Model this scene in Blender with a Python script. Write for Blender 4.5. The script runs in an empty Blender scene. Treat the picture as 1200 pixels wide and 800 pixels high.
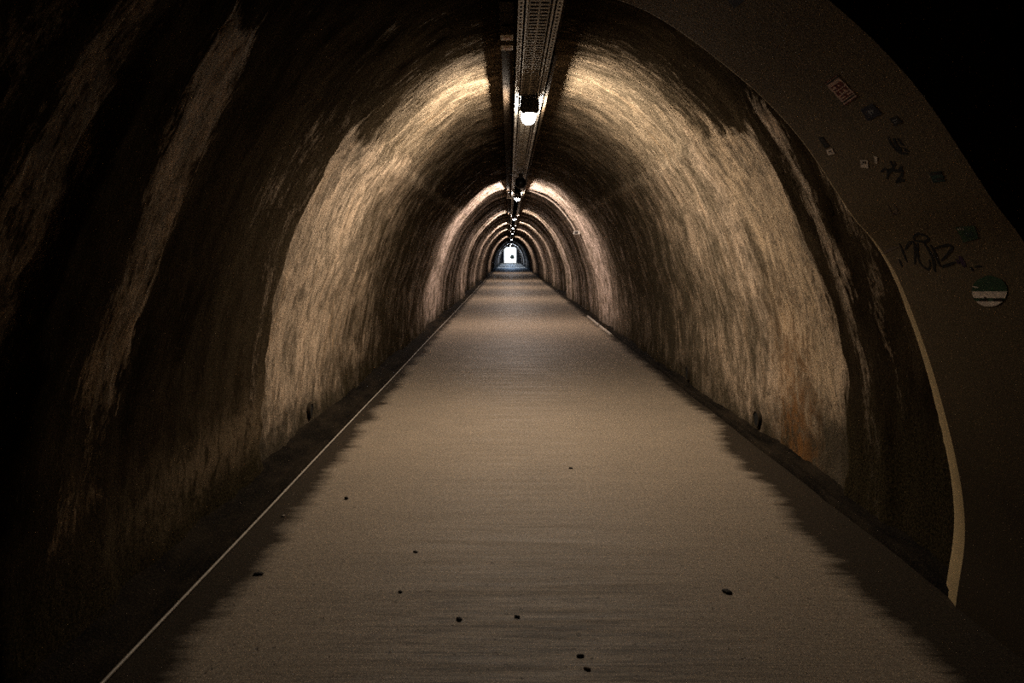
import bpy, math, random
import numpy as np
random.seed(5)
C = bpy.context.scene.collection
SC = bpy.context.scene
H = 1.4                      # eye height above the floor
CX = 0.195                   # tunnel axis

# ------------------------------------------------------------------ helpers
def link(name, me, mat=None, parent=None):
    o = bpy.data.objects.new(name, me)
    C.objects.link(o)
    if mat is not None:
        for m in (mat if isinstance(mat, (list, tuple)) else [mat]):
            me.materials.append(m)
    if parent is not None:
        o.parent = parent
    return o

def tag(o, label=None, cat=None, group=None, kind=None):
    if label: o['label'] = label
    if cat: o['category'] = cat
    if group: o['group'] = group
    if kind: o['kind'] = kind
    return o

def empty(name, loc, label, cat, group=None):
    o = bpy.data.objects.new(name, None)
    C.objects.link(o); o.location = loc; o.empty_display_size = .05
    return tag(o, label, cat, group)

class MB:
    """collects boxes, tubes and grids, links them as one mesh"""
    def __init__(self): self.v = []; self.f = []; self.s = []
    def add(self, vs, fs, smooth=False):
        n = len(self.v); self.v += [tuple(p) for p in vs]
        self.f += [tuple(i + n for i in f) for f in fs]; self.s += [smooth] * len(fs)
    def box(self, x0, x1, y0, y1, z0, z1):
        self.add([(x0,y0,z0),(x1,y0,z0),(x1,y1,z0),(x0,y1,z0),(x0,y0,z1),(x1,y0,z1),(x1,y1,z1),(x0,y1,z1)],
                 [(0,3,2,1),(4,5,6,7),(0,1,5,4),(1,2,6,5),(2,3,7,6),(3,0,4,7)])
    def tube(self, pts, r, n=10, cap=True):
        from mathutils import Vector
        P = [Vector(p) for p in pts]; vs = []; fs = []
        up = Vector((0, 0, 1))
        for i, p in enumerate(P):
            d = (P[min(i+1, len(P)-1)] - P[max(i-1, 0)]).normalized()
            a = d.cross(up)
            if a.length < 1e-3: a = d.cross(Vector((1, 0, 0)))
            a.normalize(); b = d.cross(a).normalized()
            for k in range(n):
                t = 2*math.pi*k/n
                vs.append(p + a*(r*math.cos(t)) + b*(r*math.sin(t)))
        for i in range(len(P)-1):
            for k in range(n):
                k2 = (k+1) % n
                fs.append((i*n+k, i*n+k2, (i+1)*n+k2, (i+1)*n+k))
        if cap:
            fs.append(tuple(range(n-1, -1, -1))); fs.append(tuple((len(P)-1)*n + k for k in range(n)))
        self.add(vs, fs, True)
    def lathe(self, prof, c, sx=1, sy=1, n=32, power=2.0):
        """prof: (r, z) list round a vertical axis; power>2 gives a rounded oblong"""
        vs = []; fs = []
        for r, z in prof:
            for k in range(n):
                t = 2*math.pi*k/n; ct, st = math.cos(t), math.sin(t)
                q = (abs(ct)**power + abs(st)**power) ** (-1/power)
                vs.append((c[0] + r*q*ct*sx, c[1] + r*q*st*sy, c[2] + z))
        for i in range(len(prof)-1):
            for k in range(n):
                k2 = (k+1) % n
                fs.append((i*n+k, i*n+k2, (i+1)*n+k2, (i+1)*n+k))
        fs.append(tuple(range(n-1, -1, -1))); fs.append(tuple((len(prof)-1)*n + k for k in range(n)))
        self.add(vs, fs, True)
    def mesh(self, name):
        me = bpy.data.meshes.new(name); me.from_pydata(self.v, [], self.f)
        me.polygons.foreach_set('use_smooth', self.s); me.update()
        return me
    def build(self, name, mat, parent=None, bevel=0):
        o = link(name, self.mesh(name), mat, parent)
        if bevel:
            b = o.modifiers.new('bevel', 'BEVEL'); b.width = bevel; b.segments = 2; b.limit_method = 'ANGLE'
        return o

# value noise on numpy arrays
_rng = np.random.RandomState(11)
_T = _rng.rand(512, 512)
def vn(x, y):
    xi = np.floor(x).astype(int); yi = np.floor(y).astype(int)
    fx = x - xi; fy = y - yi
    fx = fx*fx*fx*(fx*(fx*6-15)+10); fy = fy*fy*fy*(fy*(fy*6-15)+10)
    a = _T[xi % 512, yi % 512]; b = _T[(xi+1) % 512, yi % 512]
    c = _T[xi % 512, (yi+1) % 512]; d = _T[(xi+1) % 512, (yi+1) % 512]
    return (a*(1-fx)+b*fx)*(1-fy) + (c*(1-fx)+d*fx)*fy - .5
def fbm(x, y, o=4):
    s = 0; a = 1
    for k in range(o):
        s = s + a*vn(x*2**k + 17*k, y*2**k + 31*k); a *= .5
    return s

def spline(P, n):
    """Catmull-Rom through P, resampled to n points of equal arc length"""
    P = np.array(P, float); Q = np.vstack([2*P[0]-P[1], P, 2*P[-1]-P[-2]])
    out = []
    for i in range(1, len(Q)-2):
        for t in np.linspace(0, 1, 40, endpoint=False):
            p0, p1, p2, p3 = Q[i-1], Q[i], Q[i+1], Q[i+2]
            out.append(.5*((2*p1)+(-p0+p2)*t+(2*p0-5*p1+4*p2-p3)*t*t+(-p0+3*p1-3*p2+p3)*t**3))
    out.append(P[-1]); out = np.array(out)
    L = np.r_[0, np.cumsum(np.linalg.norm(np.diff(out, axis=0), axis=1))]
    s = np.linspace(0, L[-1], n)
    return np.c_[np.interp(s, L, out[:, 0]), np.interp(s, L, out[:, 1])], s

# ------------------------------------------------------------------ node helpers
class NT:
    def __init__(self, name):
        self.m = bpy.data.materials.new(name); self.m.use_nodes = True
        self.t = self.m.node_tree; self.t.nodes.clear()
        self.out = self.t.nodes.new('ShaderNodeOutputMaterial')
    def n(self, typ, **kw):
        nd = self.t.nodes.new(typ)
        for k, v in kw.items(): setattr(nd, k, v)
        return nd
    def put(self, sock, v):
        if isinstance(v, bpy.types.NodeSocket): self.t.links.new(v, sock)
        elif v is not None:
            sock.default_value = v
    def math(self, op, a, b=None, clamp=False):
        nd = self.n('ShaderNodeMath', operation=op); nd.use_clamp = clamp
        self.put(nd.inputs[0], a); self.put(nd.inputs[1], b)
        return nd.outputs[0]
    def vmul(self, v, s):
        nd = self.n('ShaderNodeVectorMath', operation='MULTIPLY')
        self.put(nd.inputs[0], v); nd.inputs[1].default_value = s
        return nd.outputs[0]
    def noise(self, v, scale=1, detail=4, rough=.55, dist=0, mul=None):
        if mul: v = self.vmul(v, mul)
        nd = self.n('ShaderNodeTexNoise'); self.put(nd.inputs['Vector'], v)
        nd.inputs['Scale'].default_value = scale; nd.inputs['Detail'].default_value = detail
        nd.inputs['Roughness'].default_value = rough; nd.inputs['Distortion'].default_value = dist
        return nd.outputs['Fac']
    def remap(self, v, a, b, c=0., d=1., smooth=False):
        nd = self.n('ShaderNodeMapRange'); nd.clamp = True
        if smooth: nd.interpolation_type = 'SMOOTHSTEP'
        for i, x in enumerate((v, a, b, c, d)): self.put(nd.inputs[i], x)
        return nd.outputs[0]
    def ramp(self, v, stops, span):
        nd = self.n('ShaderNodeValToRGB'); self.put(nd.inputs[0], v)
        e = nd.color_ramp.elements
        for i, (p, g) in enumerate(stops):
            el = e[i] if i < 2 else e.new(min(p/span, 1))
            el.position = min(p/span, 1); el.color = (g, g, g, 1)
        return nd.outputs[0]
    def mix(self, f, a, b, mode='MIX'):
        nd = self.n('ShaderNodeMix', data_type='RGBA', blend_type=mode)
        self.put(nd.inputs[0], f)
        self.put(nd.inputs[6], a if isinstance(a, bpy.types.NodeSocket) else (*a, 1))
        self.put(nd.inputs[7], b if isinstance(b, bpy.types.NodeSocket) else (*b, 1))
        return nd.outputs[2]
    def sep(self, v):
        nd = self.n('ShaderNodeSeparateXYZ'); self.put(nd.inputs[0], v); return nd.outputs
    def bump(self, h, strength=.5, dist=.01, normal=None):
        nd = self.n('ShaderNodeBump'); self.put(nd.inputs['Height'], h)
        nd.inputs['Strength'].default_value = strength; nd.inputs['Distance'].default_value = dist
        if normal is not None: self.put(nd.inputs['Normal'], normal)
        return nd.outputs[0]
    def principled(self, col, rough=.8, metal=0., normal=None, spec=.3):
        nd = self.n('ShaderNodeBsdfPrincipled')
        self.put(nd.inputs['Base Color'], col if isinstance(col, bpy.types.NodeSocket) else (*col, 1))
        self.put(nd.inputs['Roughness'], rough); self.put(nd.inputs['Metallic'], metal)
        self.put(nd.inputs['Specular IOR Level'], spec)
        if normal is not None: self.put(nd.inputs['Normal'], normal)
        self.t.links.new(nd.outputs[0], self.out.inputs[0])
        return self.m

def plain(name, col, rough=.6, metal=0., var=.25, scale=30, spec=.3):
    g = NT(name); co = g.n('ShaderNodeTexCoord').outputs['Object']
    f = g.noise(co, scale, 5)
    c = g.mix(g.remap(f, .3, .7), [x*(1-var) for x in col], [min(1, x*(1+var)) for x in col])
    return g.principled(c, rough, metal, g.bump(f, .15, .003), spec)

# ------------------------------------------------------------------ wall materials
def wall_material(name):
    g = NT(name)
    uv = g.n('ShaderNodeUVMap').outputs[0]          # u: metres round the vault, v: metres along the tunnel
    pos = g.n('ShaderNodeTexCoord').outputs['Object']
    U, V, _ = g.sep(uv)
    X, Y, Z = g.sep(pos)
    def fmix(f, a, b):                              # float mix
        return g.math('ADD', g.math('MULTIPLY', a, g.math('SUBTRACT', 1., f)), g.math('MULTIPLY', b, f))
    def dev(v, k): return g.math('MULTIPLY', g.math('SUBTRACT', v, .5), k)
    # noises: long in u (down the wall), short in v
    warp = g.noise(uv, 1, 5, .6, mul=(1.1, 2.6, 1))
    fray = g.noise(uv, 1, 6, .65, mul=(5, 26, 1))
    patch = g.noise(uv, 1, 8, .62, .2, mul=(1.5, 2.4, 1))
    blotch = g.noise(uv, 1, 9, .66, .4, mul=(3.2, 6.5, 1))
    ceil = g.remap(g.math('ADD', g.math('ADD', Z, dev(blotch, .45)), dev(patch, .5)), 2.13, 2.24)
    right = g.remap(X, CX-.2, CX+.2)
    streak = fmix(ceil, g.noise(uv, 1, 10, .72, .5, mul=(2.2, 13, 1)), g.noise(uv, 1, 10, .74, .5, mul=(4.0, 24, 1)))
    fine = fmix(ceil, g.noise(uv, 1, 8, .75, .4, mul=(22, 44, 1)), g.noise(uv, 1, 8, .78, .4, mul=(13, 44, 1)))
    grain = g.noise(uv, 1, 6, .8, mul=(58, 72, 1))
    pit = g.noise(uv, 1, 5, .7, mul=(38, 70, 1))
    grit = g.noise(uv, 70, 5, .7)
    v2 = g.math('ADD', V, dev(warp, .34))
    v2 = g.math('ADD', v2, dev(fray, .34))
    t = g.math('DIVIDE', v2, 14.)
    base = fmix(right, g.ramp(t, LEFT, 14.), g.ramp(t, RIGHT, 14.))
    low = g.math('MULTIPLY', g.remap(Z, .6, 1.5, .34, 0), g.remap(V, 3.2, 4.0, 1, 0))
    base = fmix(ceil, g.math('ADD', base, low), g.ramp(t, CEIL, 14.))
    zone = g.n('ShaderNodeTexNoise'); zone.noise_dimensions = '1D'; g.put(zone.inputs['W'], g.math('MULTIPLY', v2, .42)); zone.inputs['Detail'].default_value = 2
    base = g.math('ADD', base, g.math('MULTIPLY', g.remap(V, 14., 15.), g.remap(zone.outputs['Fac'], .35, .62, -.08, .45)))
    soot_shade = base  # sooty zones, with the shade between lamps painted in too
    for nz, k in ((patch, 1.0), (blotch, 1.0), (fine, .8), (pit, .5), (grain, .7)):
        soot_shade = g.math('ADD', soot_shade, dev(nz, k))
    soot_shade = g.math('ADD', soot_shade, g.math('MULTIPLY', g.math('SUBTRACT', streak, .5), fmix(ceil, .95, 1.5)))
    soot_shade = g.remap(soot_shade, .22, .80)
    tone = g.remap(patch, .35, .65)
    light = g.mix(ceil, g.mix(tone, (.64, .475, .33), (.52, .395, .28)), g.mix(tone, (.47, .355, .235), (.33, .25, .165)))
    # rusty ochre runs
    ochre = g.math('MULTIPLY', g.remap(g.noise(uv, 1, 5, .6, mul=(.9, 7.5, 1)), .54, .70), .6)
    ochre = g.math('MAXIMUM', ochre, g.remap(V, 2.5, 3.4, .85, 0))
    light = g.mix(ochre, light, (.36, .215, .10))
    band = g.math('MULTIPLY', right, g.remap(g.math('ABSOLUTE', g.math('SUBTRACT', v2, 4.42)), .35, .6, 1, 0))
    light = g.mix(g.math('MULTIPLY', band, .75), light, (.53, .385, .235))
    light = g.mix(g.remap(V, 9., 13.), light, (.60, .47, .40))
    light = g.mix(g.remap(blotch, .4, .7, 0, .6), light, (.20, .165, .12))
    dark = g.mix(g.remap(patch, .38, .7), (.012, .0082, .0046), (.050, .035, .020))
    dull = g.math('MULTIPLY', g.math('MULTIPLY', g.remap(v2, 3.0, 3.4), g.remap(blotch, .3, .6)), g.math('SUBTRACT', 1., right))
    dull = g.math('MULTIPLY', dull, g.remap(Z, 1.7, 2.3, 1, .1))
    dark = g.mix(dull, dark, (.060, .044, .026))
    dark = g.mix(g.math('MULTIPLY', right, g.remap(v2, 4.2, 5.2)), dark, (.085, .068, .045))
    col = g.mix(soot_shade, light, dark)
    col = g.mix(g.remap(grain, .37, .49, .8, 0), col, g.mix(.6, col, (.03, .022, .014)))
    col = g.mix(g.math('MULTIPLY', g.remap(grain, .52, .64, 0, .6), g.remap(soot_shade, .3, 1, 1, .08)), col, g.mix(.5, col, (.66, .53, .39)))
    col = g.mix(g.remap(grit, .5, .75, 0, .6), col, g.mix(.65, col, (.02, .016, .01)))
    col = g.mix(g.remap(pit, .58, .68, 0, .8), col, g.mix(.85, col, (.012, .009, .006)))
    sp = g.noise(uv, 1, 9, .72, .8, mul=(7, 13, 1)); sc_ = g.noise(uv, 1, 6, .7, .6, mul=(5, 48, 1)); big = g.noise(uv, 1, 8, .7, 1.2, mul=(2.2, 3.6, 1))
    stain = g.mix(tone, (.115, .084, .053), (.082, .066, .044))
    clean = g.remap(soot_shade, .45, 1, 1, .08)
    col = g.mix(g.math('MULTIPLY', g.math('MULTIPLY', g.remap(big, .49, .56, 0, .85), g.remap(sp, .38, .48)), clean), col, g.mix(.7, col, stain))
    col = g.mix(g.math('MULTIPLY', g.remap(sp, .55, .585, 0, .85), clean), col, g.mix(.75, col, stain))
    col = g.mix(g.remap(sc_, .585, .62, 0, .75), col, g.mix(.8, col, (.03, .023, .014)))
    col = g.mix(g.math('MULTIPLY', g.remap(sc_, .41, .36, 0, .45), g.remap(soot_shade, .9, .4, .06, 1)), col, (.62, .5, .37))
    # pale flecks where the skin has flaked
    fl = g.math('MULTIPLY', g.remap(g.noise(uv, 1, 8, .75, mul=(11, 30, 1)), .62, .68), g.remap(patch, .40, .56))
    col = g.mix(g.math('MULTIPLY', fl, g.remap(soot_shade, .6, 1, .6, .2)), col, (.40, .31, .21))
    # crusty line where wall and vault meet
    cr = g.math('MULTIPLY', g.remap(g.math('ABSOLUTE', g.math('SUBTRACT', g.math('ADD', Z, dev(blotch, .25)), 2.16)), .015, .06, 1, 0), g.remap(streak, .45, .6))
    col = g.mix(g.math('MULTIPLY', cr, g.remap(V, 4.5, 5.5, 0, .5)), col, (.5, .4, .29))
    # orange rust low on the right wall, mossy feet on both
    r1 = g.math('MULTIPLY', g.remap(g.math('ABSOLUTE', g.math('SUBTRACT', v2, 4.62)), .06, .42, 1, 0), g.remap(Z, .25, 1.35, 1, 0))
    r2 = g.math('MULTIPLY', g.math('MULTIPLY', r1, g.remap(sp, .40, .56)), right)
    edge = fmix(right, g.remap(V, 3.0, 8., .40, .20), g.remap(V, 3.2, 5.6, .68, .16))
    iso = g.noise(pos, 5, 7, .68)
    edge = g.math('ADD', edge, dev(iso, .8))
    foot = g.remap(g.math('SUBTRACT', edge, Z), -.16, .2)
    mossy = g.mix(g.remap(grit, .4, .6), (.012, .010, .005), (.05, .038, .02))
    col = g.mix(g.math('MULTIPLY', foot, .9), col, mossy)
    col = g.mix(g.math('MULTIPLY', r2, .8), col, (.22, .095, .025))
    lp = g.math('SUBTRACT', Z, g.remap(V, 2.3, 4.15, .28, .42))
    lp = g.math('MULTIPLY', g.remap(g.math('ABSOLUTE', g.math('ADD', lp, dev(iso, .5))), .04, .26, 1, 0), g.math('MULTIPLY', g.remap(V, 2.3, 3.4), g.remap(v2, 4.15, 4.3, 1, 0)))
    lp = g.math('MULTIPLY', g.math('MULTIPLY', lp, g.math('SUBTRACT', 1., right)), g.remap(sp, .38, .54))
    col = g.mix(g.math('MULTIPLY', lp, .7), col, (.20, .145, .09))
    h = g.math('ADD', g.math('MULTIPLY', streak, .8), g.math('MULTIPLY', fine, .6))
    h = g.math('ADD', h, g.math('MULTIPLY', grit, .35))
    h = g.math('ADD', h, g.math('MULTIPLY', blotch, .6))
    h = g.math('ADD', h, g.math('MULTIPLY', grain, .5))
    h = g.math('MULTIPLY', h, fmix(ceil, .95, 1.9))
    nrm = g.bump(h, .7, .034)
    return g.principled(col, g.remap(streak, .3, .7, .68, .92), 0, nrm, g.remap(soot_shade, 0, .8, .12, .0))

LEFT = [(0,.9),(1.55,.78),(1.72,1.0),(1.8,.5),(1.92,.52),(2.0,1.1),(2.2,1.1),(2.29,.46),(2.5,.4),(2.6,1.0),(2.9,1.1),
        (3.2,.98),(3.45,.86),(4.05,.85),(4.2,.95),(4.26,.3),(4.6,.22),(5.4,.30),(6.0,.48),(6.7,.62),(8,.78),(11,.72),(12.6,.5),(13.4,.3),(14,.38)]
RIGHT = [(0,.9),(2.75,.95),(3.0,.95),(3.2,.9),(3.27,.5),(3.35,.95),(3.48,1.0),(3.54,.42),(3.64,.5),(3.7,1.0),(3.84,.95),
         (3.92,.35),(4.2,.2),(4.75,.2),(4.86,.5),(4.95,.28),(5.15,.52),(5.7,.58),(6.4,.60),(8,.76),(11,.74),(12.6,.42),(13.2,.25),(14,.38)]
CEIL = [(0,1.0),(3.6,1.0),(4.1,.95),(4.6,.72),(5.2,.44),(6.2,.44),(7.5,.62),(9,.8),(12,.82),(13.0,.5),(13.6,.38),(14,.45)]  # lamp falloff painted in: paler beside the lamps, darker between them
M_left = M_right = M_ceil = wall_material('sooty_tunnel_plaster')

# ------------------------------------------------------------------ tunnel shell
HALF = [(1.72,0),(1.72,.28),(1.67,.84),(1.55,1.28),(1.385,1.75),(1.17,2.12),(.87,2.47),(.5,2.73),(0,2.83)]
PROF_PTS = [(CX-w, z) for w, z in HALF] + [(CX+w, z) for w, z in HALF[-2::-1]]
NP_ = 190
PROF, S = spline(PROF_PTS, NP_)
TAN = np.gradient(PROF, axis=0); TAN /= np.linalg.norm(TAN, axis=1)[:, None]
NRM = np.c_[TAN[:, 1], -TAN[:, 0]]                # points into the tunnel
Y = np.r_[np.arange(-2.5, 1.4, .1), np.arange(1.4, 9, .032), np.arange(9, 19, .05), np.arange(19, 40, .1), np.arange(40, 112.05, .2)]
YEND = float(Y[-1])
uu, yy = np.meshgrid(S, Y)
zz = np.tile(PROF[:, 1], (len(Y), 1)); side = np.tile(np.sign(PROF[:, 0]-CX), (len(Y), 1))
wallw = np.clip((2.35-zz)/.5, 0, 1)               # 1 on the walls, 0 on the crown
def sst(a, b, x):
    t = np.clip((x-a)/(b-a), 0, 1); return t*t*(3-2*t)
d = .055*fbm(uu*.35, yy*.45, 3)
d += .026*fbm(uu*1.3, yy*3.2, 4)
d += (.010*wallw + .013*(1-wallw))*fbm(uu*4, yy*15, 4)
d += .008*fbm(uu*11, yy*34, 2)
# shuttering steps along the tunnel
wob = .13*fbm(uu*1.6, yy*.01, 4) + .035*fbm(uu*9, yy*.02, 3)
for yb, amt, sd in [(4.22,-.045,-1),(2.62,-.03,-1),(2.02,.03,-1),(6.75,.03,-1),(3.92,-.035,1),(3.45,.02,1),(5.0,.012,1),(9.6,.03,0),(12.4,-.04,0),(14.4,.035,0)]:
    m = 1 if sd == 0 else (side == sd)
    w = wallw if sd != 0 else 1
    d += amt*m*w*sst(yb-.05, yb+.05, yy+wob)
rr = np.random.RandomState(3)
yb = 16.
while yb < 105:
    a = rr.uniform(-.035, .035)
    d += a*(sst(yb-.06, yb+.06, yy+wob) - sst(yb+3, yb+3.2, yy)); yb += rr.uniform(.8, 2.2)
# collars round the vault: a slow swelling that ends in a sharp set-back
for yb, amt in [(14.1,.075),(22.0,.07),(29.5,.06),(37.2,.07),(44.5,.05),(52.3,.08),(60,.06),(72,.08),(88,.07),(100,.06)]:
    yv = yy + .25*wob
    d += amt*np.clip((yv-(yb-1.6))/1.5, 0, 1)**1.5*(1-sst(yb-.03, yb+.05, yv))
    d += -.03*sst(yb, yb+.1, yv)*(1-sst(yb+1.5, yb+3, yv))
# the crown sits back a little behind the seam where wall and vault meet
d += -.016*sst(2.14, 2.22, zz + .09*fbm(uu*0+3, yy*3, 4))*(1-sst(8, 11, yy)) + .03*np.exp(-((zz-2.17)/.04)**2)*np.clip(fbm(uu*2, yy*4, 3)*1.6, 0, 1)*(1-sst(8, 11, yy))
d -= .0
GX = PROF[:, 0][None, :] + NRM[:, 0][None, :]*d
GZ = PROF[:, 1][None, :] + NRM[:, 1][None, :]*d
def shell(name, i0, i1, mat, **kw):
    n = i1-i0; ny = len(Y)
    vs = np.stack([GX[:, i0:i1], np.tile(Y[:, None], (1, n)), GZ[:, i0:i1]], -1).reshape(-1, 3)
    ii = np.arange(ny-1)[:, None]*n + np.arange(n-1)[None, :]
    fs = np.stack([ii, ii+1, ii+n+1, ii+n], -1).reshape(-1, 4)
    me = bpy.data.meshes.new(name)
    me.vertices.add(len(vs)); me.vertices.foreach_set('co', vs.ravel())
    me.loops.add(fs.size); me.loops.foreach_set('vertex_index', fs.ravel())
    me.polygons.add(len(fs)); me.polygons.foreach_set('loop_start', np.arange(len(fs))*4)
    me.polygons.foreach_set('loop_total', np.full(len(fs), 4))
    me.polygons.foreach_set('use_smooth', np.ones(len(fs), bool))
    uvl = me.uv_layers.new(name='UVMap')
    uvv = np.stack([uu[:, i0:i1], yy[:, i0:i1]], -1).reshape(-1, 2)
    uvl.data.foreach_set('uv', uvv[fs.ravel()].ravel())
    me.update(calc_edges=True); me.validate()
    o = link(name, me, mat)
    return tag(o, kind='structure', **kw)
iL = int(np.argmax(PROF[:, 1] > 2.18)); iR = NP_-1-iL
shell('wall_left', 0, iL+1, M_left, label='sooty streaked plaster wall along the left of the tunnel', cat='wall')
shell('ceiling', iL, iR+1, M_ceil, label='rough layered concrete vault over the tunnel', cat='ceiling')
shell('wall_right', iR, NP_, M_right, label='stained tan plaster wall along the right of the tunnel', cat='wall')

# floor
def floor_material():
    g = NT('tunnel_floor_concrete')
    co = g.n('ShaderNodeTexCoord').outputs['Object']
    X, Yc, Z = g.sep(co)
    drag = g.noise(co, 1, 9, .72, .6, mul=(1.1, 15, 1))
    dragf = g.noise(co, 1, 6, .7, mul=(2.2, 95, 1))
    patch = g.noise(co, .9, 7, .6)
    grit = g.noise(co, 130, 4, .7)
    pits = g.noise(co, 34, 3, .5)
    gr2 = g.noise(co, 48, 6, .8)
    col = g.mix(g.remap(patch, .3, .7), (.232, .180, .126), (.176, .138, .098))
    col = g.mix(g.remap(drag, .44, .7, 0, .6), col, (.105, .08, .055))
    col = g.mix(g.remap(g.noise(co, 3.2, 9, .72), .46, .66, 0, .45), col, (.12, .094, .066))
    col = g.mix(g.remap(dragf, .5, .75, 0, .35), col, (.09, .07, .05))
    col = g.mix(g.remap(grit, .4, .62, 0, .55), col, (.40, .33, .25))
    col = g.mix(g.remap(gr2, .36, .5, .5, 0), col, (.08, .06, .042))
    col = g.mix(g.remap(gr2, .54, .66, 0, .4), col, (.46, .38, .285))
    near = g.remap(Yc, 2.2, 3.6, 1, 0)
    worn = g.math('MULTIPLY', g.math('MULTIPLY', g.remap(Yc, 2.5, 3.3, 1, 0), g.remap(g.math('ABSOLUTE', g.math('SUBTRACT', X, .1)), .35, 1.0, 1, 0)), g.remap(g.noise(co, 1, 8, .75, .5, mul=(2.5, 38, 1)), .46, .58))
    col = g.mix(g.math('MULTIPLY', worn, .75), col, (.04, .03, .02))
    col = g.mix(g.math('MULTIPLY', g.remap(pits, .66, .72), g.math('ADD', g.math('MULTIPLY', near, .6), .25)), col, (.02, .015, .01))
    # a few long transverse cracks
    # damp gutters down both edges
    wv = g.math('ADD', g.math('MULTIPLY', g.math('SUBTRACT', g.noise(co, 1, 7, .65, mul=(1, 2.2, 1)), .5), .34),
                g.math('MULTIPLY', g.math('SUBTRACT', drag, .5), .22))
    gl = g.remap(g.math('SUBTRACT', g.math('ADD', X, wv), g.remap(Yc, 3, 9, -1.13, -1.22)), -.05, .06, 1, 0)
    xr = g.math('ADD', g.remap(Yc, 2.7, 5.0, 1.47, 1.58), g.remap(Yc, 5.1, 5.6, 0, .13))
    gr = g.remap(g.math('SUBTRACT', g.math('SUBTRACT', X, wv), xr), -.06, .05)
    wet = g.math('MAXIMUM', gl, gr)
    col = g.mix(g.math('MULTIPLY', wet, .92), col, g.mix(g.remap(grit, .4, .7), (.009, .0065, .004), (.028, .020, .012)))
    h = g.math('ADD', g.math('MULTIPLY', drag, 1.), g.math('MULTIPLY', dragf, .7))
    h = g.math('ADD', h, g.math('MULTIPLY', grit, .5))
    h = g.math('SUBTRACT', h, g.math('MULTIPLY', g.remap(pits, .66, .72), .6))
    ro = g.remap(drag, .35, .7, .5, .72)
    return g.principled(col, ro, 0, g.bump(h, .5, .006), g.remap(wet, 0, 1, .28, .06))
M_floor = floor_material()
m = MB(); xs = np.linspace(CX-1.78, CX+1.78, 25); ys = np.r_[np.arange(-2.5, 20, .25), np.arange(20, 112.1, 2)]
ys[-1] = YEND
vs = [(x, y, .004*float(vn(np.array(x*2.), np.array(y*1.5)))) for y in ys for x in xs]
n = len(xs)
m.add(vs, [(j*n+i, j*n+i+1, (j+1)*n+i+1, (j+1)*n+i) for j in range(len(ys)-1) for i in range(n-1)], True)
tag(m.build('floor', M_floor), 'brown broom-finished concrete floor of the tunnel', 'floor', kind='structure')

# kerbs at the foot of each wall
def kerb_material():
    g = NT('dirty_kerb_concrete'); co = g.n('ShaderNodeTexCoord').outputs['Object']
    a = g.noise(co, 1, 7, .65, mul=(6, 2.4, 6)); b = g.noise(co, 90, 4, .7)
    c = g.mix(g.remap(a, .4, .66), (.004, .003, .002), (.022, .016, .010))
    c = g.mix(g.remap(b, .5, .72, 0, .6), c, (.055, .041, .025))
    return g.principled(c, .9, 0, g.bump(g.math('ADD', a, b), .8, .012), .05)
M_kerb = kerb_material()
def kerb(name, x0, x1, h0, h1, y0, label):
    m = MB(); ys = np.r_[np.arange(y0, 20, .06), np.arange(20, YEND, .8), [YEND]]
    sgn = 1 if x1 > x0 else -1
    prof = [(x0, -.02), (x0, h0*.8), (x0+.012*sgn, h0), (x0+.035*sgn, h0*.9), (x0+.08*sgn, h0*.75), (x1, h1)]
    vs = []
    for y in ys:
        a = float(vn(np.array(y*3.1), np.array(x0*7))); b = float(vn(np.array(y*9.), np.array(x0*3+5)))
        for i, (x, z) in enumerate(prof):
            vs.append((x + .016*a + .012*b, y, z + (.009*a + .01*b if 0 < i < 5 else 0)))
    n = len(prof)
    fs = [(j*n+i, j*n+i+1, (j+1)*n+i+1, (j+1)*n+i) for j in range(len(ys)-1) for i in range(n-1)]
    if sgn < 0: fs = [f[::-1] for f in fs]
    m.add(vs, fs, True)
    return tag(m.build(name, M_kerb), label, 'kerb', kind='structure')
kerb('baseboard_left', -1.335, -1.74, .03, .13, -2.5, 'low dark concrete kerb at the foot of the left wall')
kerb('baseboard_right', 1.80, 2.08, .045, .10, 2.55, 'low crumbling concrete kerb at the foot of the right wall')

# back of the tunnel (behind the viewpoint) and the far end wall with its doorway
M_end = plain('end_wall_render', (.12, .115, .12), .85, scale=3)
M_dark = plain('dark_stone', (.05, .04, .03), .9, scale=3)
m = MB(); m.box(CX-2.2, CX+2.2, -2.7, -2.5, -.2, 3.2)
tag(m.build('wall_back', M_dark), 'dark wall closing the tunnel behind the viewer', 'wall', kind='structure')
m = MB(); y0, y1 = YEND-.1, YEND+.3
DX0, DX1, DZ = -.86, 1.12, 2.56
m.box(CX-2.4, DX0, y0, y1, -.2, 3.4); m.box(DX1, CX+2.4, y0, y1, -.2, 3.4); m.box(DX0, DX1, y0, y1, DZ, 3.4)
tag(m.build('wall_end', M_end), 'shadowed end wall around the bright exit doorway', 'wall', kind='structure')
M_pave = plain('outside_paving', (.55, .54, .52), .8, scale=4)
m = MB(); m.box(-20, 20, YEND+.3, YEND+60, -.2, -.01)
tag(m.build('ground', M_pave), 'pale paving outside the exit', 'ground', kind='structure')

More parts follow.
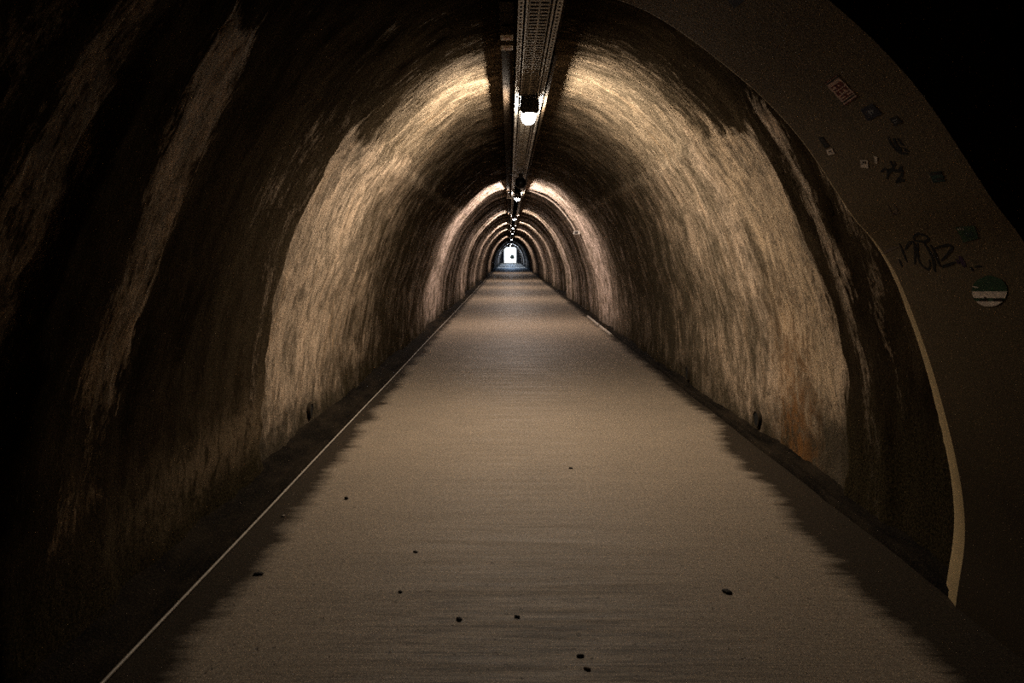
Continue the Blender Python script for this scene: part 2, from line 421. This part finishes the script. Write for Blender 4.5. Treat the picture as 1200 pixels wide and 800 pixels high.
# ------------------------------------------------------------------ smooth lining on the right wall
PC = .14*H
PREL = [(1.125,-1.0),(1.15,-.74),(1.08,-.37),(.965,-.03),(.86,.13),(.70,.364),(.506,.55),(.26,.72),(.0,.80)]
PP, PS = spline([(PC+a*H, H+b*H) for a, b in PREL], 120)
PT = np.gradient(PP, axis=0); PT /= np.linalg.norm(PT, axis=1)[:, None]
PN = np.c_[-PT[:, 1], PT[:, 0]]
PY0, PY1, PYC = 2.0, 2.71, 2.83
def panel_xyz(s, y, off=0.):
    x = np.interp(s, PS, PP[:, 0]) + off*np.interp(s, PS, PN[:, 0])
    z = np.interp(s, PS, PP[:, 1]) + off*np.interp(s, PS, PN[:, 1])
    return (float(x), float(y), float(z))
def on_panel(px, py):
    """(arc length, y) on the lining for a direction measured on the photograph"""
    a = (px-597)/800; b = (298-py)/800
    f = PP[:, 0]*b - (PP[:, 1]-H)*a
    for i in range(len(f)-1):
        if f[i]*f[i+1] <= 0 and PP[i, 0] > 0:
            t = f[i]/(f[i]-f[i+1]); s = PS[i] + t*(PS[i+1]-PS[i])
            return s, float(np.interp(s, PS, PP[:, 0]))/a
    raise ValueError((px, py))
def lining_material(name, c0, c1, foot_dark):
    g = NT(name); co = g.n('ShaderNodeTexCoord').outputs['Object']
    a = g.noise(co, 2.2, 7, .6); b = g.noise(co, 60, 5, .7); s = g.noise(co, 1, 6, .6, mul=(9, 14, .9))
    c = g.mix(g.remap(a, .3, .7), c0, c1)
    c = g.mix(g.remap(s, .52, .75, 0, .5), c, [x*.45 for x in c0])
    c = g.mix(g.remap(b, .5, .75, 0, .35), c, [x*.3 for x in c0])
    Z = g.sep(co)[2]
    c = g.mix(g.remap(g.math('ADD', Z, g.math('MULTIPLY', a, .8)), .75, 1.95, foot_dark, 0), c, [x*.16 for x in c0])  # colour gets darker towards the foot
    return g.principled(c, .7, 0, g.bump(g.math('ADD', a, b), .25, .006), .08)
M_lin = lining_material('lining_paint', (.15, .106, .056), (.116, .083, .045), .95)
M_edge = lining_material('lining_edge_plaster', (.40, .30, .155), (.30, .22, .12), .1)
def edge_y(s_): return PYC - (PYC-PY1)*float(np.interp(s_, [0, .5, 1.0, 1.35, 1.6, 4], [1, 1, .8, .6, .12, .04]))
m = MB(); n = len(PS)
vs = [panel_xyz(s, PY0 + (edge_y(s)-PY0)*k) for k in np.linspace(0, 1, 9) for s in PS]
fs = [(j*n+i, (j+1)*n+i, (j+1)*n+i+1, j*n+i+1) for j in range(8) for i in range(n-1)]
m.add(vs, fs, True)
# outer skin and near end so the lining has real thickness
vs = [panel_xyz(s, PY0, o) for o in (0, -.30) for s in PS]
m.add(vs, [(i, i+1, n+i+1, n+i) for i in range(n-1)], False)
vs = [panel_xyz(s, y, -.30) for y in (PY0, PYC) for s in PS]
m.add(vs, [(i, i+1, n+i+1, n+i) for i in range(n-1)], True)
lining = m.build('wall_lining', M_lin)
tag(lining, 'smooth brown wall lining with graffiti and stickers standing proud of the right wall', 'wall lining', kind='structure')
m = MB(); rows = [(0, 0), (.4, .010), (.85, .026), (1, .036), (1, .30)]
vs = []
for k, o in rows:
    for i, s in enumerate(PS):
        ey = edge_y(s); w_ = (PYC-ey)/(PYC-PY1)
        j = (.016*float(vn(np.array(s*11.), np.array(k*3))) + .012*float(vn(np.array(s*40.), np.array(1.))))*w_
        vs.append(panel_xyz(s, ey + (PYC-ey)*k + (j if 0 < k < 1 else 0), -o*(w_ if o < .1 else 1)))
m.add(vs, [(j*n+i, (j+1)*n+i, (j+1)*n+i+1, j*n+i+1) for j in range(len(rows)-1) for i in range(n-1)], True)
pe = m.build('lining_edge', M_edge, lining); pe['label'] = 'pale chipped plaster edge'

# ------------------------------------------------------------------ graffiti and stickers on the lining
M_ink = plain('black_spray_ink', (.006, .005, .005), .6, spec=.06)
M_ink2 = plain('violet_spray_ink', (.035, .015, .04), .6, spec=.06)
M_ink3 = plain('faded_brown_ink', (.085, .05, .03), .7)
def ribbon(m, pts, w, off=.0008):
    P = np.array([on_panel(*p) for p in pts], float)
    if len(P) > 2:
        P, _ = spline(P, max(12, 8*len(P)))
    else:
        P = np.array([P[0] + (P[1]-P[0])*t for t in np.linspace(0, 1, 8)])
    T = np.gradient(P, axis=0); T /= np.linalg.norm(T, axis=1)[:, None] + 1e-9
    N = np.c_[-T[:, 1], T[:, 0]]
    k = len(P); ww = w*.5*(.75+.5*np.sin(np.linspace(0, math.pi, k)))
    vs = [panel_xyz(*(P[i]+N[i]*ww[i]), off) for i in range(k)] + [panel_xyz(*(P[i]-N[i]*ww[i]), off) for i in range(k)]
    m.add(vs, [(i, i+1, k+i+1, k+i) for i in range(k-1)], True)
def graffiti(name, strokes, mat, label, sc=(1, 1), o=(0, 0)):
    m = MB()
    for w, pts in strokes: ribbon(m, [(o[0]+x/sc[0], o[1]+y/sc[1]) for x, y in pts], w)
    t = m.build(name, mat, lining); t['label'] = label
    return t
graffiti('graffiti_tag', [
    (.011, [(150,215),(185,285),(215,370),(252,462)]),
    (.010, [(225,300),(285,212),(335,205),(350,260),(352,380),(350,485)]),
    (.012, [(150,420),(170,470),(192,522)]),
    (.010, [(345,185),(338,140),(390,98),(460,108),(522,150),(505,188),(430,192),(345,182)]),
    (.009, [(388,215),(388,330),(402,430),(450,505),(515,550),(545,505),(532,420)]),
    (.014, [(462,200),(520,290),(578,400),(596,490),(606,582)]),
    (.013, [(545,235),(590,300),(640,430),(680,520)]),
    (.009, [(600,285),(700,255),(790,240),(832,280),(760,370),(690,442)]),
    (.009, [(690,522),(780,492),(872,460)]),
    (.009, [(1060,520),(1100,570)]), (.006, [(1120,520),(1200,505)]),
    ], M_ink, 'large looping black graffiti tag across the lining', (10.909, 10.909), (1040, 265))
graffiti('graffiti_tag', [(.02, [(925,380),(960,450),(992,520)]), (.012, [(885,420),(915,480)])], M_ink2,
         'short violet graffiti stroke', (10.909, 10.909), (1040, 265))
graffiti('graffiti_tag', [(.008, [(-60,345),(60,290),(150,255)])], M_ink3, 'faint brown line leading to the large tag', (10.909, 10.909), (1040, 265))
graffiti('graffiti_tag', [
    (.008, [(470,370),(540,308),(600,330),(590,380)]), (.009, [(660,140),(700,220),(740,250)]), (.009, [(745,150),(735,245),(620,410),(592,505)]),
    (.010, [(625,322),(740,335),(830,345),(890,250)]), (.010, [(905,330),(890,430),(770,585)]), (.009, [(770,583),(870,545),(960,528)]),
    ], M_ink, 'small spiky black graffiti scrawl', (17.14, 17.14), (1005, 180))
graffiti('graffiti_tag', [
    (.010, [(20,300),(90,470),(200,600),(340,690),(470,700)]), (.012, [(150,330),(180,450),(250,540),(330,590)]),
    (.009, [(240,340),(300,440),(380,500)]), (.012, [(170,560),(260,610),(340,640)]), (.008, [(400,560),(430,620),(500,640)]),
    ], M_ink, 'slim black curled graffiti mark', (20, 20), (1040, 145))
graffiti('graffiti_tag', [(.006, [(1040,240),(1045,250)]), (.006, [(1047,238),(1051,246),(1046,252)]), (.005, [(1043,252),(1054,249)])], M_ink3,
         'faint small brown scribble')

def quad_grid(m, corners, nx, ny, off, u0=0, u1=1, v0=0, v1=1):
    """part of a sticker given by its four corners (photo directions, clockwise from top left) laid on the lining"""
    Q = np.array([on_panel(*c) for c in corners], float)
    vs = []
    for j in range(ny+1):
        for i in range(nx+1):
            u = u0+(u1-u0)*i/nx; v = v0+(v1-v0)*j/ny
            p = (Q[0]*(1-u)+Q[1]*u)*(1-v) + (Q[3]*(1-u)+Q[2]*u)*v
            vs.append(panel_xyz(p[0], p[1], off))
    k = nx+1
    m.add(vs, [(j*k+i, j*k+i+1, (j+1)*k+i+1, (j+1)*k+i) for j in range(ny) for i in range(nx)], True)
def sticker(corners, mat, label, marks=()):
    m = MB(); quad_grid(m, corners, 6, 6, .0012)
    o = m.build('sticker', mat); tag(o, label, 'sticker', 'stickers on the wall lining')
    for nm, mm, rects in marks:
        if nm == 'lettering':
            m = MB()
            for r in rects: quad_grid(m, corners, 3, 3, .0017, *r)
            m.build(nm, mm, o)
        else:
            for r in rects:
                m = MB(); quad_grid(m, corners, 3, 3, .0017, *r); m.build(nm, mm, o)
    return o
M_white = plain('worn_white_vinyl', (.62, .52, .44), .6, scale=60)
M_red = plain('dark_red_print', (.13, .02, .018), .6, spec=.06)
M_navy = plain('navy_vinyl', (.014, .014, .036), .5, scale=80, spec=.06)
M_slate = plain('slate_print', (.17, .19, .24), .5)
M_black = plain('black_vinyl', (.008, .007, .007), .5, spec=.06)
M_teal = plain('dark_teal_vinyl', (.012, .045, .042), .5, spec=.06)
M_green = plain('dark_green_vinyl', (.018, .055, .028), .5, spec=.06)
M_pink = plain('faded_pink_vinyl', (.50, .32, .27), .6, scale=60)
red_q = [(966.5, 97.5), (980.5, 87.5), (1005, 113), (990, 123.5)]
# letters run down the long side: v along the sticker, u across it
def letters(rows):
    out = []
    for v0, v1, bars in rows:
        dv = v1-v0
        for a, b, c, e in bars: out.append((a, b, v0+dv*c, v0+dv*e))
    return out
A_ = [(.12,.9,0,.25),(.12,.9,.75,1),(.66,.9,.25,.75),(.4,.55,.25,.75)]
E_ = [(.12,.9,0,.28),(.12,.28,.28,1),(.43,.57,.28,.85),(.74,.9,.28,1)]
H_ = [(.12,.9,0,.28),(.12,.9,.72,1),(.44,.58,.28,.72)]
sticker(red_q, M_pink, 'tilted red and white lettered sticker with bars at both ends', [
    ('lettering', M_red, letters([(.24,.42,A_),(.47,.62,E_),(.67,.82,H_)])),
    ('end_bar', M_black, [(0,1,.05,.10),(0,1,.86,.91)]),
    ('border', M_red, [(0,1,0,.03),(0,1,.97,1)])])
sticker([(1008.5,128),(1022,121),(1034,133.5),(1017,142)], M_navy, 'navy blue sticker with a pale emblem just below the red lettered one', [
    ('emblem', M_slate, [(.35,.75,.42,.5),(.42,.52,.3,.72),(.6,.68,.35,.66)])])
sticker([(1042,139),(1051,136),(1058,143),(1049,148)], M_black, 'tiny black sticker beside the navy blue one', [('print', M_slate, [(.2,.8,.3,.4),(.2,.6,.6,.68)])])
sticker([(958.5,161),(964,160),(972,171),(967,174)], M_black, 'narrow black sticker near the far edge of the lining')
sticker([(968,175.5),(975,173.5),(979,180),(971,182)], M_white, 'small pale peeling sticker under the narrow black one', [('print', M_black, [(.25,.75,.35,.5)])])
sticker([(1008.5,187),(1017,187.5),(1018,197),(1009,196)], M_white, 'small pale round-cornered sticker with a dark centre', [('print', M_black, [(.25,.5,.15,.4),(.0,.45,.48,.56),(.62,.75,.1,.5)])])
sticker([(1024,182.5),(1028,183.5),(1028.5,191.5),(1025.5,191)], M_white, 'sliver of a torn pale sticker right of the round-cornered one')
sticker([(1088.5,202),(1103,200),(1108,212),(1094,214)], M_teal, 'dark teal sticker with a black band high on the lining', [('print', M_black, [(.05,.95,.05,.3),(.4,.95,.62,.8)])])
sticker([(1120,266),(1142,264),(1147,279),(1129,284)], M_green, 'dark green slanted sticker above the round one', [('print', M_white, [(.08,.13,.08,.2),(.2,.25,.06,.2),(.34,.39,.08,.2)]), ('emblem', M_teal, [(.3,.75,.4,.7)])])
sticker([(843,-12),(868,-14),(873,0),(861,10)], M_navy, 'dark diamond-shaped sticker cut by the top of the view')
# round sticker: disc with green top, pale band and dark writing
def round_sticker():
    cx, cy, rx, ry = 1160, 341, 21, 18.5
    def disc(m, off, ylo, yhi, k=1.0, n=22):
        rows = []
        vals = np.linspace(ylo, yhi, 9)
        for v in vals:
            hw = math.sqrt(max(0, 1-v*v))*k
            rows.append([(cx + rx*hw*u + 2.2*v*0, cy + ry*k*v) for u in np.linspace(-1, 1, n)])
        vs = [panel_xyz(*on_panel(*p), off) for r in rows for p in r]
        m.add(vs, [(j*n+i, j*n+i+1, (j+1)*n+i+1, (j+1)*n+i) for j in range(8) for i in range(n-1)], True)
    m = MB(); disc(m, .0012, -.995, .995)
    o = m.build('sticker', M_green); tag(o, 'round green and white sticker right of the big graffiti tag', 'sticker', 'stickers on the wall lining')
    m = MB(); disc(m, .0017, 0.0, .44, .97); b = m.build('pale_band', M_white, o)
    m = MB()
    for x0, x1, y0, y1 in [(-.55,-.1,.50,.62),(.2,.75,.45,.62),(-.28,-.18,.34,.5)]:
        quad_grid(m, [(cx+rx*x0, cy+ry*y0), (cx+rx*x1, cy+ry*y0), (cx+rx*x1, cy+ry*y1), (cx+rx*x0, cy+ry*y1)], 3, 2, .0023)
    m.build('lettering', M_black, o)
    m = MB(); disc(m, .0017, .64, .985, .98); m.build('pale_rim', M_white, o)
    m = MB(); quad_grid(m, [(1140, 334.5), (1146.5, 336), (1147, 337.2), (1140.5, 336.2)], 3, 2, .0017); m.build('glint_mark', M_white, o)
round_sticker()

# ------------------------------------------------------------------ overhead cable tray
M_steel = plain('galvanised_steel', (.36, .33, .29), .5, .5, scale=40, spec=.5)
M_steel2 = plain('dull_tray_steel', (.30, .26, .205), .6, .2, scale=40, spec=.4)
M_trunk = plain('brown_trunking', (.032, .022, .014), .85, scale=20, spec=.08)
M_lip = plain('brown_tray_lip', (.07, .05, .032), .8, scale=30, spec=.1)
TZ = 2.63
TY0, TY1 = 1.0, 70.
tray = empty('cable_tray', (.165, TY0, TZ), 'perforated steel cable tray running along the crown of the vault', 'cable tray')
def tp(m, name, mat):
    o = m.build(name, mat, tray); o.location = (-.165, -TY0, -TZ); return o
def ladder(m, x0, x1, z0, z1, cols, ys, ye, pitch, slot, edge, mid=0.):
    w = (x1-x0-2*edge-mid*(cols-1))/cols
    m.box(x0, x0+edge, ys, ye, z0, z1); m.box(x1-edge, x1, ys, ye, z0, z1)
    for c in range(cols-1):
        a = x0+edge+(c+1)*w+c*mid; m.box(a, a+mid, ys, ye, z0, z1)
    k = int((ye-ys)/pitch)
    for i in range(k):
        y = ys+i*pitch
        for c in range(cols):
            a = x0+edge+c*(w+mid); m.box(a, a+w, y, y+pitch-slot, z0, z1)
LY = 11.
m = MB(); ladder(m, .097, .203, TZ, TZ+.004, 2, 1.2, LY, .05, .024, .006, .010); m.box(.097, .203, LY, TY1, TZ, TZ+.004)
m.box(.097, .203, LY, TY1, TZ, TZ+.004); m.box(.097, .101, TY0, TY1, TZ+.004, TZ+.04); m.box(.199, .203, TY0, TY1, TZ+.004, TZ+.04)
tp(m, 'slotted_plate', M_steel2)
for nm, x0, x1, hole in (('inner_rail', .082, .092, 0), ('outer_rail', .043, .071, 1), ('inner_rail', .211, .221, 0), ('outer_rail', .231, .259, 1)):
    m = MB()
    if hole:
        ladder(m, x0, x1, TZ-.02, TZ-.016, 1, 1.2, LY, .05, .022, .008)
        m.box(x0, x1, LY, TY1, TZ-.02, TZ-.016)
    else:
        m.box(x0, x1, TY0, TY1, TZ-.02, TZ-.016)
    m.box(x0, x0+.003, TY0, TY1, TZ-.016, TZ+.06); m.box(x1-.003, x1, TY0, TY1, TZ-.016, TZ+.06)
    tp(m, nm, M_steel)
m = MB(); m.box(.276, .282, 4.2, TY1, TZ-.004, TZ+.10); m.box(.276, .296, 4.2, TY1, TZ-.008, TZ-.004)
tp(m, 'side_lip', M_lip)
m = MB(); m.box(.03, .30, TY0, TY1, TZ+.10, TZ+.11)
tp(m, 'top_plate', M_trunk)
for y in np.arange(1.6, 24, 2.4):
    m = MB(); m.box(.035, .295, y, y+.04, TZ+.11, TZ+.135)
    hg = tp(m, 'hanger', M_trunk)
    for x in (.06, .27):
        m = MB(); m.tube([(x, y+.02, TZ+.12), (x, y+.02, TZ+.17)], .006)
        r_ = m.build('rod', M_trunk, hg)
trunk = MB(); trunk.box(-.052, .022, 3.45, 70, 2.675, 2.72)
for y in np.arange(3.6, 40, 1.5): trunk.box(-.055, .025, y, y+.03, 2.671, 2.72)
tag(trunk.build('cable_trunking', M_trunk, bevel=.003), 'plain brown cable trunking hung along the left side of the tray', 'trunking')
M_box = plain('cream_box_plastic', (.46, .38, .28), .5)
M_lab = plain('orange_label', (.40, .19, .07), .5)
for y, lab in ((3.84, 'cream junction box with orange label under the trunking, nearer of two'), (4.03, 'cream junction box with orange label under the trunking, farther of two')):
    t = empty('junction_box', (-.015, y, 2.671), lab, 'junction box', 'junction boxes under the trunking')
    m = MB(); m.box(-.038, .036, -.05, .05, -.055, 0); m.build('casing', M_box, t, bevel=.006)
    m = MB(); m.box(-.018, .026, -.02, .018, -.0575, -.0545); m.build('label_strip', M_lab, t)
    for sx in (-.03, .029):
        m = MB(); m.lathe([(.004, -.003), (.0036, .002)], (sx, 0, -.055), n=8); m.build('screw', M_steel, t)

# ------------------------------------------------------------------ lamps
def lamp_material(name, col, strength):
    g = NT(name); e = g.n('ShaderNodeEmission'); e.inputs[0].default_value = (*col, 1); e.inputs[1].default_value = strength
    g.t.links.new(e.outputs[0], g.out.inputs[0]); g.m.cycles.emission_sampling = 'FRONT'; return g.m
POWER = 385.
M_glow = lamp_material('glowing_lamp_diffuser', (1.0, .85, .68), POWER)
M_glow2 = lamp_material('glowing_lamp_diffuser_far', (1.0, .83, .72), POWER*1.1)
M_daylight = lamp_material('added_daylight_diffuser', (.48, .68, 1.0), POWER*3.2)  # for lamps added near the exit in place of daylight
M_hous = plain('dark_lamp_housing', (.05, .045, .042), .5)
M_diff = plain('unlit_lamp_diffuser', (.30, .30, .31), .4)
ORD = ['first', 'second', 'third', 'fourth', 'fifth', 'sixth', 'seventh', 'eighth', 'ninth', 'last']
LAMPS = [(5.50, 1), (13.55, 1), (21.3, 1), (28.8, 1), (36.2, 1), (43.6, 0), (51.4, 1), (58.6, 0), (66.5, 0), (74., 2), (88., 2), (101., 2)]
for i, (y, on) in enumerate(LAMPS):
    if i == 0: lab = 'large glowing bulkhead lamp under the cable tray, nearest of the row'
    elif on == 2: lab = f'added cool lamp standing in for daylight deep in the tunnel, {("third", "second", "first")[i-9]} from the exit doorway'
    elif on: lab = f'glowing bulkhead lamp under the tray, {ORD[i]} along the row from the front'
    else: lab = f'unlit bulkhead lamp under the tray, {ORD[i]} along the row from the front'
    x = .156 - .004*i*0
    t = empty('bulkhead_lamp', (x, y, TZ-.045), lab, 'lamp', 'bulkhead lamps along the tunnel')
    hl = .235                                   # half length
    m = MB(); m.box(-.062, .062, -hl, hl+.004, -.022, .010)
    for sy in (-1,):                             # moulded end cap facing the way in
        m.add([(x_*.072, sy*(hl+q), z_) for q in (-.014, .012) for x_, z_ in ((-1, .006), (-1, -.072), (-.80, -.094), (.80, -.094), (1, -.072), (1, .006))],
              [(0,1,2,3,4,5), (11,10,9,8,7,6)] + [(k, (k+1) % 6, (k+1) % 6 + 6, k+6) for k in range(6)])
    m.build('housing', M_hous, t)
    m = MB(); sec = [(-.057, -.016), (-.060, -.060), (-.050, -.088), (-.028, -.106), (0, -.111), (.028, -.106), (.050, -.088), (.060, -.060), (.057, -.016)]
    k_ = len(sec); rows = [(-hl+.004, .86, .80), (-hl+.05, 1, 1), (hl-.10, 1, 1), (hl-.045, .93, .95), (hl-.012, .74, .82), (hl-.001, .5, .6)]
    m.add([(x_*a_, y_, -.016 + (z_+.016)*b_) for y_, a_, b_ in rows for x_, z_ in sec],
          [(j*k_+q, (j+1)*k_+q, (j+1)*k_+q+1, j*k_+q+1) for j in range(5) for q in range(k_-1)] + [tuple(5*k_+q for q in range(k_-1, -1, -1))], False)
    m.build('diffuser', (M_glow if i == 0 else M_glow2 if on == 1 else M_daylight) if on else M_diff, t)
    for sx in (-1, 1):
        m = MB(); m.box(sx*.064-.004, sx*.064+.004, -.012, .012, -.036, -.006); m.build('clip', M_hous, t)
    m = MB(); m.box(-.03, .03, -.09, .09, .010, .044); m.build('mounting_plate', M_hous, t)

# dark dome under the tray in front of the second lamp
M_gloss = plain('black_dome_plastic', (.006, .006, .006), .35)
t = empty('ceiling_dome', (.167, 10.2, TZ-.024), 'round black dome hanging under the tray in front of the second lamp', 'dome fixture')
m = MB(); m.lathe([(.03, .0), (.03, -.05), (.052, -.056), (.052, -.07)], (0, 0, 0)); m.build('stem', M_hous, t)
m = MB(); m.lathe([(.05, -.066)] + [(.086*math.sin(a), -.142+.086*math.cos(a)) for a in np.linspace(.55, math.pi-.02, 18)], (0, 0, 0)); m.build('dome', M_gloss, t)
m = MB(); m.box(-.17, .17, -.015, .015, -.008, 0); m.build('bracket', M_hous, t, bevel=.003)
# small pale wedge box beside the second lamp
M_pale = plain('pale_plastic', (.62, .58, .52), .5)
t = empty('wedge_box', (-.005, 13.25, 2.485), 'small pale wedge-shaped box on the left of the second lamp', 'wedge box')
m = MB(); m.add([(-.045,-.05,0),(.045,-.05,0),(-.03,-.05,.12),(-.045,.05,0),(.045,.05,0),(-.03,.05,.12)], [(0,1,2),(5,4,3),(0,3,4,1),(1,4,5,2),(2,5,3,0)])
m.build('casing', M_pale, t, bevel=.004)
m = MB(); m.tube([(-.02, 0, .11), (-.02, 0, .155)], .012); m.build('mount', M_hous, t)

# conduit running down the vault from the second lamp to a socket box
def vault_pt(s, y, off):
    i = int(np.argmin(np.abs(Y-y)))
    x = np.interp(s, S, GX[i]) + off*np.interp(s, S, NRM[:, 0]); z = np.interp(s, S, GZ[i]) + off*np.interp(s, S, NRM[:, 1])
    return (float(x), float(Y[i]), float(z))
sA = S[-1]/2 + .16
zt = PROF[:, 1].copy(); zt[PROF[:, 0] < CX] = 99
sB = float(S[int(np.argmin(np.abs(zt-1.95)))])
pts = [vault_pt(s, 14.62, .05) for s in np.linspace(sA, sB, 26)]
M_cond = plain('grey_conduit', (.50, .42, .35), .45, .2)
t = empty('conduit', pts[0], 'thin conduit curving down the right of the vault from the second lamp', 'conduit')
m = MB(); m.tube(pts, .016, 8); o = m.build('pipe', M_cond, t); o.location = [-c for c in pts[0]]
for k in (5, 12, 19):
    m = MB(); p = pts[k]; m.box(p[0]-.025, p[0]+.025, p[1]-.012, p[1]+.012, p[2]-.022, p[2]+.03)
    o = m.build('clip', M_hous, t); o.location = [-c for c in pts[0]]
e = vault_pt(sB+.02, 14.6, .04)
t = empty('socket_box', e, 'small pale box at the lower end of the curving conduit', 'socket box')
m = MB(); m.box(-.055, .07, -.06, .06, -.06, .01); m.build('casing', M_pale, t, bevel=.006)
m = MB(); m.box(-.05, .03, -.064, -.059, -.05, 0); m.build('cover', M_hous, t)

# ------------------------------------------------------------------ things along the floor edges
M_cable = plain('pale_cable_sheath', (.30, .26, .21), .5)
ys = np.r_[np.arange(1.6, 16, .2), np.arange(16, 46, .8)]
m = MB(); m.tube([(-1.318 + .012*float(vn(np.array(y*.8), np.array(2.))), y, .010) for y in ys], .0065, 8)
tag(m.build('floor_cable', M_cable), 'thin pale cable lying along the left edge of the floor', 'cable')
M_strip = plain('bare_metal_strip', (.72, .66, .58), .35, .5)
for y0, y1, lab in ((11.75, 13.2, 'short bright metal strip at the right floor edge, nearer piece'), (13.35, 15.3, 'bright metal strip at the right floor edge, farther piece')):
    m = MB(); m.box(1.735, 1.765, y0, y1, .0, .035); m.box(1.765, 1.79, y0, y1, .0, .006)
    tag(m.build('floor_strip', M_strip, bevel=.003), lab, 'metal strip', 'metal strips on the right floor edge')

# drain holes through the wall foot
M_hole = plain('black_drain_void', (.004, .004, .003), .95)
M_pipe = plain('drain_rim', (.03, .023, .015), .9, spec=.05)
def wall_x(y, z, right):
    i = int(np.argmin(np.abs(Y-y))); h = NP_//2
    gz = GZ[i, h:][::-1] if right else GZ[i, :h]; gx = GX[i, h:][::-1] if right else GX[i, :h]
    return float(np.interp(z, gz, gx))
for y, z, right, w, h, lab in ((5.40, .165, 0, .038, .06, 'dark drain hole low in the left wall'), (7.24, .14, 1, .05, .075, 'dark drain hole in the right wall, farther of two'), (5.25, .135, 1, .05, .06, 'dark drain hole in the right wall, nearer of two')):
    x = wall_x(y, z, right); s = -1 if right else 1
    t = empty('drain_hole', (x, y, z), lab, 'drain hole', 'drain holes in the wall foot')
    rim = MB(); n = 20; vs = []
    for (k, dx) in ((1.25, -.03), (1.18, .020), (1.0, .026), (.97, .0)):
        for a in range(n):
            q = 2*math.pi*a/n; vs.append((s*dx, w*k*math.cos(q)*(1+.12*math.sin(3*q)), h*k*math.sin(q)*(1+.1*math.cos(2*q))))
    rim.add(vs, [(j*n+a, j*n+(a+1) % n, (j+1)*n+(a+1) % n, (j+1)*n+a) for j in range(3) for a in range(n)], True)
    rim.build('rim', M_pipe, t)
    v = MB(); v.add([(s*.019, w*math.cos(2*math.pi*a/n), h*math.sin(2*math.pi*a/n)) for a in range(n)], [tuple(range(n))]); v.build('void', M_hole, t)

# bits of debris on the floor
M_deb = plain('dark_pebble', (.014, .011, .008), .8, scale=60)
M_deb2 = plain('grey_pebble', (.16, .13, .10), .8, scale=60)
M_leaf = plain('dead_leaf', (.02, .014, .008), .8, scale=60)
def pebble(px, py, r, lab, mat, flat=.5, nm='pebble'):
    y = 800*H/(py-298); x = (px-597)*y/800
    m = MB(); rs = np.random.RandomState(int(px*7+py)); n = 12
    prof = [(.02, 1), (.5, .85), (.85, .5), (1, .1), (.85, -.3), (.02, -.4)]
    vs = []
    for a, z in prof:
        for k in range(n):
            q = 2*math.pi*k/n; w = 1+.3*math.sin(2*q+px)+.12*rs.rand()
            vs.append((a*r*w*math.cos(q), a*r*.75*w*math.sin(q), r*flat*(z+.4)))
    m.add(vs, [(j*n+k, (j+1)*n+k, (j+1)*n+(k+1) % n, j*n+(k+1) % n) for j in range(len(prof)-1) for k in range(n)], True)
    o = m.build(nm, mat); o.location = (x, y, .001); return tag(o, lab, nm.replace('_', ' '), 'debris on the tunnel floor')
pebble(852, 694, .020, 'largest dark flat pebble, alone on the right of the floor', M_deb, .4)
pebble(303, 673, .017, 'dark pebble at the left edge of the dry floor', M_deb, .4)
pebble(669, 549, .012, 'tiny dark pebble out in the middle of the lit floor', M_deb)
pebble(406, 584, .014, 'small dark pebble left of the middle on the lit floor', M_deb)
pebble(487, 647, .011, 'tiny dark pebble alone on the floor left of centre', M_deb, .4)
pebble(469, 694, .010, 'speck of dark grit left of the worn patch', M_deb)
pebble(538, 726, .013, 'dark grit crumb at the left of the worn patch', M_deb)
pebble(606, 723, .010, 'dark grit crumb in the middle of the worn patch', M_deb)
pebble(680, 769, .011, 'dark pebble at the bottom of the view', M_deb)
pebble(688, 784, .011, 'grey pebble beside the dark one at the bottom of the view', M_deb2)
pebble(332, 605, .012, 'pale grit crumb by the damp left edge', M_deb2)

# leafy shrub outside the doorway
M_lf = plain('shrub_leaf', (.022, .035, .028), .8); M_tr = plain('shrub_stem', (.03, .025, .02), .8)
t = empty('shrub', (.50, 118., -.01), 'small dark shrub seen through the bright exit doorway', 'shrub')
m = MB(); m.tube([(0, 0, 0), (.02, 0, .3), (.0, .02, .7)], .02, 8); m.build('stem', M_tr, t)
m = MB(); rs = np.random.RandomState(4)
for k in range(420):
    q = rs.normal(size=3); q /= np.linalg.norm(q); q *= rs.rand()**.4
    c = np.array([.36*q[0], .3*q[1], 1.0+.40*q[2]]); a = rs.normal(size=3)*.05; b = rs.normal(size=3)*.05
    m.add([c-a, c+b, c+a, c-b], [(0, 1, 2, 3)])
m.build('foliage', M_lf, t)

# ------------------------------------------------------------------ sky, camera, view
w = bpy.data.worlds.new('World'); SC.world = w; w.use_nodes = True
bg = w.node_tree.nodes['Background']; bg.inputs[0].default_value = (.84, .93, 1.0, 1); bg.inputs[1].default_value = 2.6
cam = bpy.data.cameras.new('Camera'); co = bpy.data.objects.new('Camera', cam); C.objects.link(co)
co.location = (0, 0, H); co.rotation_euler = (math.pi/2, 0, 0)
cam.sensor_width = 36; cam.lens = 24; cam.shift_x = 3/1200; cam.shift_y = -102/1200
cam.clip_end = 400; cam.clip_start = .05
SC.camera = co
SC.view_settings.view_transform = 'Standard'; SC.view_settings.look = 'None'
SC.view_settings.exposure = 0.0; SC.view_settings.gamma = 1.0; SC.view_settings.use_curve_mapping = False
SC.cycles.max_bounces = 6; SC.cycles.diffuse_bounces = 4
SC.cycles.sample_clamp_indirect = 1.5; SC.cycles.blur_glossy = 1.0
SC.cycles.caustics_reflective = False; SC.cycles.caustics_refractive = False
SC.cycles.use_adaptive_sampling = False
SC.cycles.use_denoising = False; SC.cycles.denoising_prefilter = 'NONE'
